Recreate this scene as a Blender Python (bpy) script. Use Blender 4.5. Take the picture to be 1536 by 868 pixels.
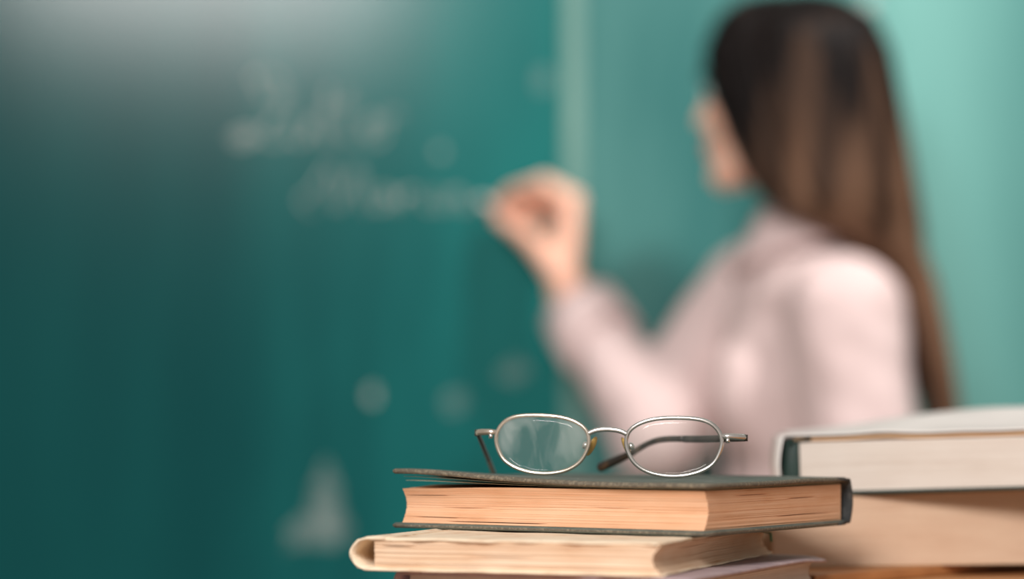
import bpy, bmesh, math, random
from mathutils import Vector, Matrix, noise
random.seed(7)
R = math.radians
scene = bpy.context.scene
col = scene.collection
for o in list(bpy.data.objects):
    bpy.data.objects.remove(o, do_unlink=True)

# ------------------------------------------------------------------ camera
CAMZ = 1.16
cd = bpy.data.cameras.new('camera'); cam = bpy.data.objects.new('camera', cd); col.objects.link(cam)
cam.location = (0, 0, CAMZ); cam.rotation_euler = (R(90), 0, 0)
cd.sensor_width = 36; cd.lens = 85; cd.shift_y = 196 / 1536
cd.clip_start = 0.05
cd.dof.use_dof = True; cd.dof.focus_distance = 1.24; cd.dof.aperture_fstop = 2.9
scene.camera = cam

# ------------------------------------------------------------------ light
world = bpy.data.worlds.new('world'); scene.world = world; world.use_nodes = True
bg = world.node_tree.nodes['Background']
bg.inputs[0].default_value = (1.0, 0.93, 0.87, 1); bg.inputs[1].default_value = 0.38

def area(name, loc, target, sx, sy, power, color, spread=180):
    l = bpy.data.lights.new(name, 'AREA'); l.shape = 'RECTANGLE'; l.size = sx; l.size_y = sy
    l.energy = power; l.color = color; l.spread = R(spread)
    o = bpy.data.objects.new(name, l); col.objects.link(o); o.location = loc
    o.rotation_euler = (Vector(target) - Vector(loc)).to_track_quat('-Z', 'Y').to_euler()
    return o
# daylight from the tall classroom window behind the camera
area('window_daylight', (-1.05, -2.2, CAMZ + 1.86), (0.05, 1.5, CAMZ - 0.1), 1.35, 0.95, 185, (1.0, 0.965, 0.945))
# ceiling lamp above the board
area('board_lamp', (0.92, 1.90, CAMZ + 1.60), (0.40, 3.1, CAMZ + 0.20), 0.22, 0.14, 8.8, (1.0, 0.97, 0.93), 90)

vs = scene.view_settings
vs.view_transform = 'Standard'; vs.look = 'None'; vs.gamma = 1.0; vs.exposure = 0.0
vs.use_curve_mapping = False

# ------------------------------------------------------------------ helpers
ORIGIN = {}
def srgb(r, g, b):
    f = lambda c: (c / 255 / 12.92) if c / 255 <= 0.04045 else ((c / 255 + 0.055) / 1.055) ** 2.4
    return (f(r), f(g), f(b), 1)

def tag(o, label=None, cat=None, group=None, kind=None):
    if label: o['label'] = label
    if cat: o['category'] = cat
    if group: o['group'] = group
    if kind: o['kind'] = kind
    return o

def empty(name, loc, rot=(0, 0, 0)):
    o = bpy.data.objects.new(name, None); col.objects.link(o)
    o.location = loc; o.rotation_euler = rot; o.empty_display_size = 0.05
    ORIGIN[o.name] = Vector(loc)
    return o

def link(name, me, mat, parent=None, smooth=True):
    o = bpy.data.objects.new(name, me); col.objects.link(o)
    if mat:
        for m in (mat if isinstance(mat, (list, tuple)) else [mat]): me.materials.append(m)
    if smooth: me.polygons.foreach_set('use_smooth', [True] * len(me.polygons))
    if parent: o.parent = parent
    return o

def mesh(name, V, Fc, mat, parent=None, smooth=True, world=False):
    """world=True: V are world coordinates, parent (chain) is unrotated."""
    off = Vector((0, 0, 0)); p = parent
    if world:
        while p is not None:
            off += Vector(p.location); p = p.parent
    me = bpy.data.meshes.new(name)
    me.from_pydata([tuple(Vector(v) - off) for v in V], [], Fc); me.validate(); me.update()
    bm = bmesh.new(); bm.from_mesh(me); bmesh.ops.recalc_face_normals(bm, faces=bm.faces); bm.to_mesh(me); bm.free()
    return link(name, me, mat, parent, smooth)

class G:
    """collects shapes of ONE part"""
    def __init__(s): s.V = []; s.F = []
    def add(s, V, F):
        n = len(s.V); s.V += [Vector(v) for v in V]; s.F += [tuple(i + n for i in f) for f in F]; return s
    def box(s, c, d, rot=None):
        c = Vector(c); hx, hy, hz = d[0] / 2, d[1] / 2, d[2] / 2
        V = [Vector((x, y, z)) for x in (-hx, hx) for y in (-hy, hy) for z in (-hz, hz)]
        if rot is not None: V = [rot @ v for v in V]
        return s.add([c + v for v in V], [(0, 1, 3, 2), (4, 6, 7, 5), (0, 4, 5, 1), (2, 3, 7, 6), (0, 2, 6, 4), (1, 5, 7, 3)])
    def tube(s, P, r, seg=8, closed=False, flat=None):
        P = [Vector(p) for p in P]; n = len(P)
        rr = r if isinstance(r, (list, tuple)) else [r] * n
        T = []
        for i in range(n):
            a = P[(i - 1) % n] if (closed or i > 0) else P[i]
            b = P[(i + 1) % n] if (closed or i < n - 1) else P[i]
            T.append((b - a).normalized())
        up = Vector((0, 0, 1)) if abs(T[0].z) < 0.9 else Vector((0, 1, 0))
        N = (up - T[0] * up.dot(T[0])).normalized(); V = []
        for i in range(n):
            N = (N - T[i] * N.dot(T[i])).normalized(); B = T[i].cross(N)
            fx, fy = flat if flat else (1, 1)
            for k in range(seg):
                a = 2 * math.pi * k / seg
                V.append(P[i] + (N * math.cos(a) * fx + B * math.sin(a) * fy) * rr[i])
        Fc = []
        for i in range(n if closed else n - 1):
            j = (i + 1) % n
            for k in range(seg):
                l = (k + 1) % seg
                Fc.append((i * seg + k, i * seg + l, j * seg + l, j * seg + k))
        if not closed:
            Fc.append(tuple(range(seg - 1, -1, -1))); Fc.append(tuple((n - 1) * seg + k for k in range(seg)))
        return s.add(V, Fc)
    def ell(s, c, rad, M=None, nu=16, nv=10):
        c = Vector(c); V = []; Fc = []
        for j in range(1, nv):
            t = math.pi * j / nv
            for i in range(nu):
                p = 2 * math.pi * i / nu
                V.append(Vector((rad[0] * math.sin(t) * math.cos(p), rad[1] * math.sin(t) * math.sin(p), rad[2] * math.cos(t))))
        V.append(Vector((0, 0, rad[2]))); V.append(Vector((0, 0, -rad[2])))
        for j in range(nv - 2):
            for i in range(nu):
                k = (i + 1) % nu
                Fc.append((j * nu + i, (j + 1) * nu + i, (j + 1) * nu + k, j * nu + k))
        a = len(V) - 2
        for i in range(nu):
            k = (i + 1) % nu
            Fc.append((a, i, k)); Fc.append((a + 1, (nv - 2) * nu + k, (nv - 2) * nu + i))
        if M is not None: V = [M @ v for v in V]
        return s.add([c + v for v in V], Fc)
    def cap(s, a, b, ra, rb, n=6):
        """tapered capsule"""
        a = Vector(a); b = Vector(b); d = (b - a).normalized(); P = []; r = []
        for i in range(n):
            t = math.pi / 2 * (1 - i / n); P.append(a - d * ra * math.sin(t)); r.append(max(ra * math.cos(t), ra * 0.05))
        for i in range(5):
            t = i / 4; P.append(a.lerp(b, t)); r.append(ra + (rb - ra) * t)
        for i in range(1, n + 1):
            t = math.pi / 2 * i / n; P.append(b + d * rb * math.sin(t)); r.append(max(rb * math.cos(t), rb * 0.05))
        return s.tube(P, r, 14)
    def build(s, name, mat, parent=None, smooth=True, world=False, bevel=0, sub=0):
        o = mesh(name, s.V, s.F, mat, parent, smooth, world)
        if bevel:
            m = o.modifiers.new('bevel', 'BEVEL'); m.width = bevel; m.segments = 2; m.limit_method = 'ANGLE'
        if sub:
            m = o.modifiers.new('sub', 'SUBSURF'); m.levels = sub; m.render_levels = sub
        return o

def remesh(g, voxel, smooth_it=4, fac=0.5):
    """union of the collected shapes as one continuous surface -> (V, F)"""
    me = bpy.data.meshes.new('tmp'); me.from_pydata([tuple(v) for v in g.V], [], g.F); me.update()
    bm = bmesh.new(); bm.from_mesh(me)
    # normals must be recalculated island by island, which recalc_face_normals does
    bmesh.ops.recalc_face_normals(bm, faces=bm.faces); bm.to_mesh(me); bm.free()
    o = bpy.data.objects.new('tmp', me); col.objects.link(o)
    m = o.modifiers.new('r', 'REMESH'); m.mode = 'VOXEL'; m.voxel_size = voxel
    if smooth_it:
        k = o.modifiers.new('s', 'SMOOTH'); k.factor = fac; k.iterations = smooth_it
    dg = bpy.context.evaluated_depsgraph_get()
    ev = o.evaluated_get(dg); em = ev.to_mesh()
    V = [v.co.copy() for v in em.vertices]; Fc = [tuple(p.vertices) for p in em.polygons]
    ev.to_mesh_clear(); bpy.data.objects.remove(o, do_unlink=True); bpy.data.meshes.remove(me)
    return V, Fc

def catmull(P, n=6, closed=False):
    P = [Vector(p) for p in P]; m = len(P); out = []
    for i in range(m if closed else m - 1):
        g = lambda k: P[k % m] if closed else P[min(max(k, 0), m - 1)]
        p0, p1, p2, p3 = g(i - 1), g(i), g(i + 1), g(i + 2)
        for k in range(n):
            t = k / n
            out.append(0.5 * ((2 * p1) + (p2 - p0) * t + (2 * p0 - 5 * p1 + 4 * p2 - p3) * t * t + (3 * p1 - p0 - 3 * p2 + p3) * t ** 3))
    if not closed: out.append(P[-1])
    return out

def sm(a, b, x):
    t = min(max((x - a) / (b - a), 0), 1); return t * t * (3 - 2 * t)

# ------------------------------------------------------------------ materials
def nodes(name):
    m = bpy.data.materials.new(name); m.use_nodes = True
    nt = m.node_tree; return m, nt, nt.nodes['Principled BSDF']

def mat_simple(name, c, rough=0.6, metal=0.0, spec=0.5, nscale=None, c2=None, stretch=(1, 1, 1), bump=0.0, bscale=None, detail=4, lo=0.35, hi=0.65):
    m, nt, b = nodes(name)
    b.inputs['Base Color'].default_value = c; b.inputs['Roughness'].default_value = rough
    b.inputs['Metallic'].default_value = metal; b.inputs['Specular IOR Level'].default_value = spec
    if nscale or bump:
        tc = nt.nodes.new('ShaderNodeTexCoord'); mp = nt.nodes.new('ShaderNodeMapping')
        mp.inputs['Scale'].default_value = stretch; nt.links.new(tc.outputs['Object'], mp.inputs[0])
        nz = nt.nodes.new('ShaderNodeTexNoise'); nz.inputs['Scale'].default_value = nscale or bscale; nz.inputs['Detail'].default_value = detail
        nt.links.new(mp.outputs[0], nz.inputs['Vector'])
        if c2:
            rp = nt.nodes.new('ShaderNodeValToRGB')
            rp.color_ramp.elements[0].position = lo; rp.color_ramp.elements[0].color = c
            rp.color_ramp.elements[1].position = hi; rp.color_ramp.elements[1].color = c2
            nt.links.new(nz.outputs[0], rp.inputs[0]); nt.links.new(rp.outputs[0], b.inputs['Base Color'])
        if bump:
            n2 = nz
            if bscale and bscale != nscale:
                n2 = nt.nodes.new('ShaderNodeTexNoise'); n2.inputs['Scale'].default_value = bscale; n2.inputs['Detail'].default_value = 5
                nt.links.new(mp.outputs[0], n2.inputs['Vector'])
            bp = nt.nodes.new('ShaderNodeBump'); bp.inputs['Strength'].default_value = bump; bp.inputs['Distance'].default_value = 0.001
            nt.links.new(n2.outputs[0], bp.inputs['Height']); nt.links.new(bp.outputs[0], b.inputs['Normal'])
    return m

def mat_pages(name, c, c2, cdark, zf=2500, xf=14):
    """stacked paper edges: lines along the sheets, stretched noise"""
    m, nt, b = nodes(name)
    b.inputs['Roughness'].default_value = 0.85; b.inputs['Specular IOR Level'].default_value = 0.15
    tc = nt.nodes.new('ShaderNodeTexCoord')
    def nz(sx, sz, det):
        mp = nt.nodes.new('ShaderNodeMapping'); mp.inputs['Scale'].default_value = (sx, sx, sz)
        nt.links.new(tc.outputs['Object'], mp.inputs[0])
        n = nt.nodes.new('ShaderNodeTexNoise'); n.inputs['Scale'].default_value = 1; n.inputs['Detail'].default_value = det
        nt.links.new(mp.outputs[0], n.inputs['Vector']); return n
    n1 = nz(xf, zf, 3); n2 = nz(25, 90, 4)
    mix = nt.nodes.new('ShaderNodeMath'); mix.operation = 'MULTIPLY_ADD'; mix.inputs[1].default_value = 0.5
    nt.links.new(n1.outputs[0], mix.inputs[0])
    h = nt.nodes.new('ShaderNodeMath'); h.operation = 'MULTIPLY'; h.inputs[1].default_value = 0.5
    nt.links.new(n2.outputs[0], h.inputs[0]); nt.links.new(h.outputs[0], mix.inputs[2])
    rp = nt.nodes.new('ShaderNodeValToRGB'); e = rp.color_ramp.elements
    e[0].position = 0.28; e[0].color = cdark; e[1].position = 0.62; e[1].color = c2
    k = e.new(0.42); k.color = c
    nt.links.new(mix.outputs[0], rp.inputs[0]); nt.links.new(rp.outputs[0], b.inputs['Base Color'])
    bp = nt.nodes.new('ShaderNodeBump'); bp.inputs['Strength'].default_value = 0.35; bp.inputs['Distance'].default_value = 0.0005
    nt.links.new(n1.outputs[0], bp.inputs['Height']); nt.links.new(bp.outputs[0], b.inputs['Normal'])
    return m

def mat_board(name, base, dust, amount, rough, spec, wipe_glow):
    """enamelled green board; wiped chalk dust lies in slanting eraser swathes, thickest around wipe=(x, half width, extra)"""
    m, nt, b = nodes(name); L = nt.links.new
    tc = nt.nodes.new('ShaderNodeTexCoord'); mp = nt.nodes.new('ShaderNodeMapping'); mp.inputs['Scale'].default_value = (5.0, 1, 1.1)
    mp.inputs['Rotation'].default_value = (0, R(-14), 0)
    L(tc.outputs['Object'], mp.inputs[0])
    n = nt.nodes.new('ShaderNodeTexNoise'); n.inputs['Scale'].default_value = 1.6; n.inputs['Detail'].default_value = 5
    L(mp.outputs[0], n.inputs['Vector'])
    mr = nt.nodes.new('ShaderNodeMapRange'); mr.inputs['From Min'].default_value = 0.30; mr.inputs['From Max'].default_value = 0.72
    mr.inputs['To Min'].default_value = amount[0]; mr.inputs['To Max'].default_value = amount[1]
    L(n.outputs[0], mr.inputs['Value'])
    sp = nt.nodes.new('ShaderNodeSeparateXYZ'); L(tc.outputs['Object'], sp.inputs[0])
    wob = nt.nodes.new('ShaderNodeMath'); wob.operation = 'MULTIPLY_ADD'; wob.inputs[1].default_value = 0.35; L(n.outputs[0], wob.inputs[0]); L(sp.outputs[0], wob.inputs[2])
    df = nt.nodes.new('ShaderNodeMath'); df.operation = 'SUBTRACT'; df.inputs[1].default_value = wipe_glow[0] + 0.175; L(wob.outputs[0], df.inputs[0])
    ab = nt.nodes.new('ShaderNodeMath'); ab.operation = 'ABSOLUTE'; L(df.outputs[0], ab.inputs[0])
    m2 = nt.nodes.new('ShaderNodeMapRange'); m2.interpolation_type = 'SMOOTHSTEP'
    m2.inputs['From Min'].default_value = wipe_glow[1]; m2.inputs['From Max'].default_value = 0.0; m2.inputs['To Min'].default_value = 0.0; m2.inputs['To Max'].default_value = wipe_glow[2]  # brighter-lit part of the panel, painted in as extra dust colour
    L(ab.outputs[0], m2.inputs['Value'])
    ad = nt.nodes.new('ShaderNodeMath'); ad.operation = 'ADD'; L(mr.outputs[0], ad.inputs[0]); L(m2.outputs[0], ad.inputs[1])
    mx = nt.nodes.new('ShaderNodeMix'); mx.data_type = 'RGBA'
    mx.inputs['A'].default_value = base; mx.inputs['B'].default_value = dust
    L(ad.outputs[0], mx.inputs['Factor']); L(mx.outputs['Result'], b.inputs['Base Color'])
    b.inputs['Roughness'].default_value = rough; b.inputs['Specular IOR Level'].default_value = spec
    return m

def mat_lens(name, smudge):
    m = bpy.data.materials.new(name); m.use_nodes = True; nt = m.node_tree
    for n in list(nt.nodes): nt.nodes.remove(n)
    out = nt.nodes.new('ShaderNodeOutputMaterial'); tr = nt.nodes.new('ShaderNodeBsdfTransparent'); tr.inputs[0].default_value = (0.97, 0.985, 0.975, 1)
    gl = nt.nodes.new('ShaderNodeBsdfGlossy'); gl.inputs['Roughness'].default_value = 0.03
    fr = nt.nodes.new('ShaderNodeFresnel'); fr.inputs[0].default_value = 1.5
    fm = nt.nodes.new('ShaderNodeMath'); fm.operation = 'MULTIPLY'; fm.inputs[1].default_value = 0.3; nt.links.new(fr.outputs[0], fm.inputs[0])   # anti-reflection coating
    mx = nt.nodes.new('ShaderNodeMixShader'); nt.links.new(fm.outputs[0], mx.inputs[0]); nt.links.new(tr.outputs[0], mx.inputs[1]); nt.links.new(gl.outputs[0], mx.inputs[2])
    df = nt.nodes.new('ShaderNodeBsdfDiffuse'); df.inputs[0].default_value = (0.8, 0.8, 0.76, 1)
    tc = nt.nodes.new('ShaderNodeTexCoord'); mp = nt.nodes.new('ShaderNodeMapping'); mp.inputs['Scale'].default_value = (90, 40, 45); mp.inputs['Rotation'].default_value = (0, R(20), 0)
    nt.links.new(tc.outputs['Object'], mp.inputs[0])
    n = nt.nodes.new('ShaderNodeTexNoise'); n.inputs['Scale'].default_value = 1; n.inputs['Detail'].default_value = 4; n.inputs['Distortion'].default_value = 0.8
    nt.links.new(mp.outputs[0], n.inputs['Vector'])
    mr = nt.nodes.new('ShaderNodeMapRange'); mr.inputs['From Min'].default_value = 0.4; mr.inputs['From Max'].default_value = 0.75
    mr.inputs['To Min'].default_value = smudge * 0.2; mr.inputs['To Max'].default_value = smudge
    nt.links.new(n.outputs[0], mr.inputs[0])
    m2 = nt.nodes.new('ShaderNodeMixShader'); nt.links.new(mr.outputs[0], m2.inputs[0]); nt.links.new(mx.outputs[0], m2.inputs[1]); nt.links.new(df.outputs[0], m2.inputs[2])
    nt.links.new(m2.outputs[0], out.inputs[0])
    return m

M = {}
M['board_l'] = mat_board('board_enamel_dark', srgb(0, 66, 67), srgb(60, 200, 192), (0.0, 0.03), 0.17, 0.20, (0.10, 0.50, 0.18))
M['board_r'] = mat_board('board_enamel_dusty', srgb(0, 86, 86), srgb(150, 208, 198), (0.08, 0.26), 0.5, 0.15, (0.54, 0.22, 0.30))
M['strip'] = mat_simple('joint_metal', srgb(104, 146, 136), 0.55, nscale=6, c2=srgb(84, 130, 122))
M['alu'] = mat_simple('aluminium', (0.7, 0.7, 0.7, 1), 0.4, 1.0, nscale=30, c2=(0.6, 0.6, 0.6, 1))
M['chalk'] = mat_simple('chalk', srgb(236, 238, 232), 0.95, spec=0.05, nscale=200, c2=srgb(215, 220, 214))
def mat_chalkmark(name, alpha):
    m = mat_simple(name, srgb(226, 232, 226), 0.95, spec=0.05); nt = m.node_tree; b = nt.nodes['Principled BSDF']
    tc = nt.nodes.new('ShaderNodeTexCoord'); n = nt.nodes.new('ShaderNodeTexNoise'); n.inputs['Scale'].default_value = 60
    nt.links.new(tc.outputs['Object'], n.inputs['Vector'])
    mr = nt.nodes.new('ShaderNodeMapRange'); mr.inputs['From Min'].default_value = 0.3; mr.inputs['From Max'].default_value = 0.7
    mr.inputs['To Min'].default_value = alpha * 0.4; mr.inputs['To Max'].default_value = min(alpha * 1.6, 1)
    nt.links.new(n.outputs[0], mr.inputs[0]); nt.links.new(mr.outputs[0], b.inputs['Alpha'])
    return m
M['chalkmark'] = mat_chalkmark('chalk_mark', 0.25)
M['chalksmear'] = mat_chalkmark('chalk_smear', 0.11)
M['wall'] = mat_simple('painted_plaster', srgb(196, 205, 196), 0.8, nscale=8, c2=srgb(186, 196, 188), bump=0.2, bscale=120)
M['floor'] = mat_simple('brown_linoleum', srgb(140, 112, 88), 0.5, nscale=5, c2=srgb(120, 95, 74))
M['wood'] = mat_simple('varnished_wood', srgb(205, 150, 100), 0.4, nscale=7, c2=srgb(170, 115, 70), stretch=(1.0, 9, 9), bump=0.15, detail=6)
M['cloth_green'] = mat_simple('dark_green_bookcloth', srgb(84, 92, 84), 0.6, nscale=120, c2=srgb(108, 112, 100), bump=0.6, bscale=1500, lo=0.4, hi=0.75)
M['cloth_worn'] = mat_simple('worn_brown_cloth_edge', srgb(98, 90, 76), 0.75, nscale=600, c2=srgb(140, 128, 108), bump=0.7, bscale=1400, lo=0.45, hi=0.75)
M['cloth_black'] = mat_simple('black_bookcloth', srgb(40, 42, 42), 0.7, nscale=200, c2=srgb(84, 82, 78), bump=0.6, bscale=1200, lo=0.45, hi=0.8)
M['pages_warm'] = mat_pages('aged_orange_pages', srgb(218, 168, 130), srgb(227, 184, 150), srgb(178, 118, 76))
M['pages_cream'] = mat_pages('aged_cream_pages', srgb(216, 182, 150), srgb(228, 204, 178), srgb(184, 138, 104))
M['pages_white'] = mat_pages('pale_pages', srgb(206, 195, 184), srgb(212, 203, 193), srgb(188, 174, 160))
M['pages_tan'] = mat_pages('tan_pages', srgb(206, 174, 148), srgb(213, 184, 158), srgb(192, 158, 130))
M['pages_grey'] = mat_pages('grey_pages', srgb(206, 188, 172), srgb(220, 206, 192), srgb(160, 136, 118))
M['paper_cover'] = mat_simple('worn_cream_paper', srgb(240, 220, 192), 0.8, nscale=60, c2=srgb(212, 176, 142), bump=0.5, bscale=300, lo=0.48, hi=0.78)
M['mauve'] = mat_simple('mauve_grey_cover', srgb(158, 138, 142), 0.55, nscale=90, c2=srgb(182, 160, 160), bump=0.3, bscale=700)
M['brown_cover'] = mat_simple('orange_brown_cover', srgb(186, 126, 76), 0.5, nscale=30, c2=srgb(168, 110, 64), bump=0.2, bscale=500)
M['bottle_green'] = mat_simple('bottle_green_cover', srgb(16, 42, 36), 0.6, nscale=60, c2=srgb(24, 54, 46), bump=0.2, bscale=600)
M['jacket'] = mat_simple('white_paper_jacket', srgb(244, 238, 232), 0.75, nscale=20, c2=srgb(232, 226, 220), bump=0.2, bscale=90)
M['kraft'] = mat_simple('tan_paper_cover', srgb(206, 172, 136), 0.7, nscale=40, c2=srgb(196, 160, 126))
M['endpaper'] = mat_simple('pale_endpaper', srgb(214, 204, 178), 0.8, nscale=60, c2=srgb(196, 188, 160))
M['ribbon'] = mat_simple('green_ribbon', srgb(20, 130, 80), 0.6, nscale=300, c2=srgb(16, 110, 66))
M['gold'] = mat_simple('pale_gold_metal', (0.84, 0.74, 0.62, 1), 0.24, 1.0, nscale=120, c2=(0.72, 0.62, 0.5, 1))
M['silver'] = mat_simple('silver_metal', (0.82, 0.78, 0.74, 1), 0.22, 1.0, nscale=120, c2=(0.68, 0.64, 0.6, 1))
M['tort'] = mat_simple('dark_tortoise_plastic', srgb(34, 27, 20), 0.35, nscale=140, c2=srgb(96, 66, 34), lo=0.5, hi=0.85)
M['dark_metal'] = mat_simple('dark_grey_metal', srgb(40, 36, 32), 0.45, 0.0, nscale=150, c2=srgb(58, 52, 46))
M['pad'] = mat_simple('amber_silicone', srgb(214, 176, 104), 0.2, nscale=200, c2=srgb(190, 150, 84))
M['lens_l'] = mat_lens('smudged_lens', 0.17)
M['lens_r'] = mat_lens('clear_lens', 0.03)
M['skin'] = mat_simple('skin', srgb(250, 200, 176), 0.5, nscale=14, c2=srgb(246, 188, 162), bump=0.1, bscale=400)
M['skin'].node_tree.nodes['Principled BSDF'].inputs['Subsurface Weight'].default_value = 0.12
M['skin'].node_tree.nodes['Principled BSDF'].inputs['Subsurface Radius'].default_value = (0.012, 0.005, 0.003)
M['lip'] = mat_simple('lip', srgb(196, 104, 96), 0.4, nscale=80, c2=srgb(184, 94, 88))
M['nail'] = mat_simple('fingernail', srgb(232, 176, 164), 0.3, nscale=80, c2=srgb(226, 168, 156))
M['eye'] = mat_simple('eye', srgb(230, 228, 224), 0.2, nscale=60, c2=srgb(220, 216, 212))
M['iris'] = mat_simple('iris', srgb(52, 34, 22), 0.2, nscale=60, c2=srgb(70, 46, 30))
M['brow'] = mat_simple('eyebrow', srgb(40, 28, 22), 0.7, nscale=300, c2=srgb(58, 42, 32))
M['shirt'] = mat_simple('pale_pink_cotton', srgb(220, 198, 196), 0.85, spec=0.2, nscale=5, c2=srgb(217, 193, 190), bump=0.15, bscale=900)
M['button'] = mat_simple('button', srgb(236, 226, 222), 0.3, nscale=80, c2=srgb(224, 214, 210))
M['trousers'] = mat_simple('charcoal_wool', srgb(48, 50, 58), 0.85, nscale=40, c2=srgb(58, 60, 68))
M['shoe'] = mat_simple('black_leather', srgb(26, 24, 24), 0.35, nscale=60, c2=srgb(34, 32, 32))
def mat_hair():
    m, nt, b = nodes('brown_hair')
    tc = nt.nodes.new('ShaderNodeTexCoord'); sp = nt.nodes.new('ShaderNodeSeparateXYZ'); nt.links.new(tc.outputs['Object'], sp.inputs[0])
    mr = nt.nodes.new('ShaderNodeMapRange'); mr.inputs['From Min'].default_value = 1.62; mr.inputs['From Max'].default_value = 1.30
    nt.links.new(sp.outputs[2], mr.inputs[0])
    mp = nt.nodes.new('ShaderNodeMapping'); mp.inputs['Scale'].default_value = (42, 42, 2.4); nt.links.new(tc.outputs['Object'], mp.inputs[0])
    n = nt.nodes.new('ShaderNodeTexNoise'); n.inputs['Scale'].default_value = 1; n.inputs['Detail'].default_value = 4; nt.links.new(mp.outputs[0], n.inputs['Vector'])
    ad = nt.nodes.new('ShaderNodeMath'); ad.operation = 'MULTIPLY_ADD'; ad.inputs[1].default_value = 2.2; ad.inputs[2].default_value = -1.12
    nt.links.new(n.outputs[0], ad.inputs[0])
    a2 = nt.nodes.new('ShaderNodeMath'); a2.operation = 'ADD'; nt.links.new(ad.outputs[0], a2.inputs[0]); nt.links.new(mr.outputs[0], a2.inputs[1])
    rp = nt.nodes.new('ShaderNodeValToRGB'); e = rp.color_ramp.elements
    e[0].position = 0.2; e[0].color = srgb(18, 13, 12); e[1].position = 1.0; e[1].color = srgb(112, 84, 66)
    nt.links.new(a2.outputs[0], rp.inputs[0]); nt.links.new(rp.outputs[0], b.inputs['Base Color'])
    b.inputs['Roughness'].default_value = 0.42; b.inputs['Specular IOR Level'].default_value = 0.08
    return m
M['hair'] = mat_hair()

# ------------------------------------------------------------------ setting
tag(G().box((0, 1.2, -0.02), (7, 6, 0.04)).build('floor', M['floor'], smooth=False), kind='structure')
tag(G().box((0, 3.2, 1.5), (7, 0.1, 3.0)).build('wall_back', M['wall'], smooth=False), kind='structure')

# ------------------------------------------------------------------ chalkboard
BY = 3.10
def bp(px, py, y=BY): return Vector(((px - 768) * y / 3626.7, y, CAMZ + (630 - py) * y / 3626.7))
board = empty('chalkboard', (0.0, BY + 0.05, 0.84))
tag(board, 'green enamelled chalkboard of two joined panels covered in chalk dust', 'chalkboard')
ZB, ZT = 0.90, 2.10
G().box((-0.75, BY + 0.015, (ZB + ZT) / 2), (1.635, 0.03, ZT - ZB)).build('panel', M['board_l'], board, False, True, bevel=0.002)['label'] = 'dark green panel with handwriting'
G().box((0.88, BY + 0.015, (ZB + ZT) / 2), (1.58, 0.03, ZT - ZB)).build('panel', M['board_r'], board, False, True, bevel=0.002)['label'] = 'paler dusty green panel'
G().box((0.0785, BY + 0.012, (ZB + ZT) / 2), (0.026, 0.034, ZT - ZB)).build('joint_strip', M['strip'], board, False, True, bevel=0.002)
fr = G()
for z in (ZB - 0.015, ZT + 0.015): fr.box((0.05, BY + 0.015, z), (3.30, 0.045, 0.03))
for x in (-1.585, 1.685): fr.box((x, BY + 0.015, (ZB + ZT) / 2), (0.03, 0.045, ZT - ZB))
fr.build('frame', M['alu'], board, False, True, bevel=0.002)
tr = G().box((0.05, BY - 0.035, ZB - 0.025), (3.2, 0.09, 0.006)).box((0.05, BY - 0.077, ZB - 0.017), (3.2, 0.006, 0.02))
tr.build('chalk_tray', M['alu'], board, False, True, bevel=0.001)

def stroke(g, pts, w=0.0026):
    P = catmull([bp(x, y, BY - 0.0006) for x, y in pts], 5) if len(pts) > 2 else [bp(x, y, BY - 0.0006) for x, y in pts]
    n = len(P); g.tube(P, [w * (0.75 + 0.5 * abs(noise.noise(Vector((p.x * 60, p.z * 60, 1))))) for p in P], 6, flat=(1, 1) if False else None)
def flatten(g):
    for v in g.V: v.y = BY - 0.0006 + (v.y - (BY - 0.0006)) * 0.25
line1 = [[(398, 152), (384, 116), (412, 112), (426, 142), (404, 186), (366, 216), (348, 206), (372, 196), (412, 214), (434, 200)],
         [(440, 172), (437, 204), (453, 212), (468, 178)], [(468, 178), (470, 206), (480, 210)],
         [(494, 132), (486, 200), (500, 212)], [(474, 162), (536, 156)],
         [(520, 132), (511, 212)], [(511, 200), (522, 212), (534, 204)],
         [(550, 198), (568, 188), (560, 175), (549, 194), (560, 212), (574, 206), (584, 170), (600, 176)]]
line2 = [[(468, 318), (452, 300), (470, 284), (496, 250), (506, 312), (536, 250), (548, 316)],
         [(582, 286), (566, 288), (564, 310), (582, 304), (586, 286), (592, 313)],
         [(602, 288), (603, 313)], [(603, 298), (612, 287), (624, 289)],
         [(640, 288), (638, 306), (648, 313)], [(660, 286), (657, 306), (666, 313)], [(674, 289), (675, 313)], [(675, 296), (688, 287), (694, 312), (704, 306)],
         [(704, 306), (722, 299)]]
for ln in (line1, line2):
    for s_ in ln:
        g = G(); stroke(g, s_); flatten(g); g.build('chalk_stroke', M['chalkmark'], board, True, True)
for c_, rad in (((660, 228), (0.0065, 0.004, 0.0065)), ((383, 116), (0.006, 0.004, 0.006)), ((424, 146), (0.008, 0.004, 0.008)), ((366, 208), (0.010, 0.004, 0.008))):
    g = G().ell(bp(*c_), rad); flatten(g); g.build('chalk_dab', M['chalkmark'], board, True, True)
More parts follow.
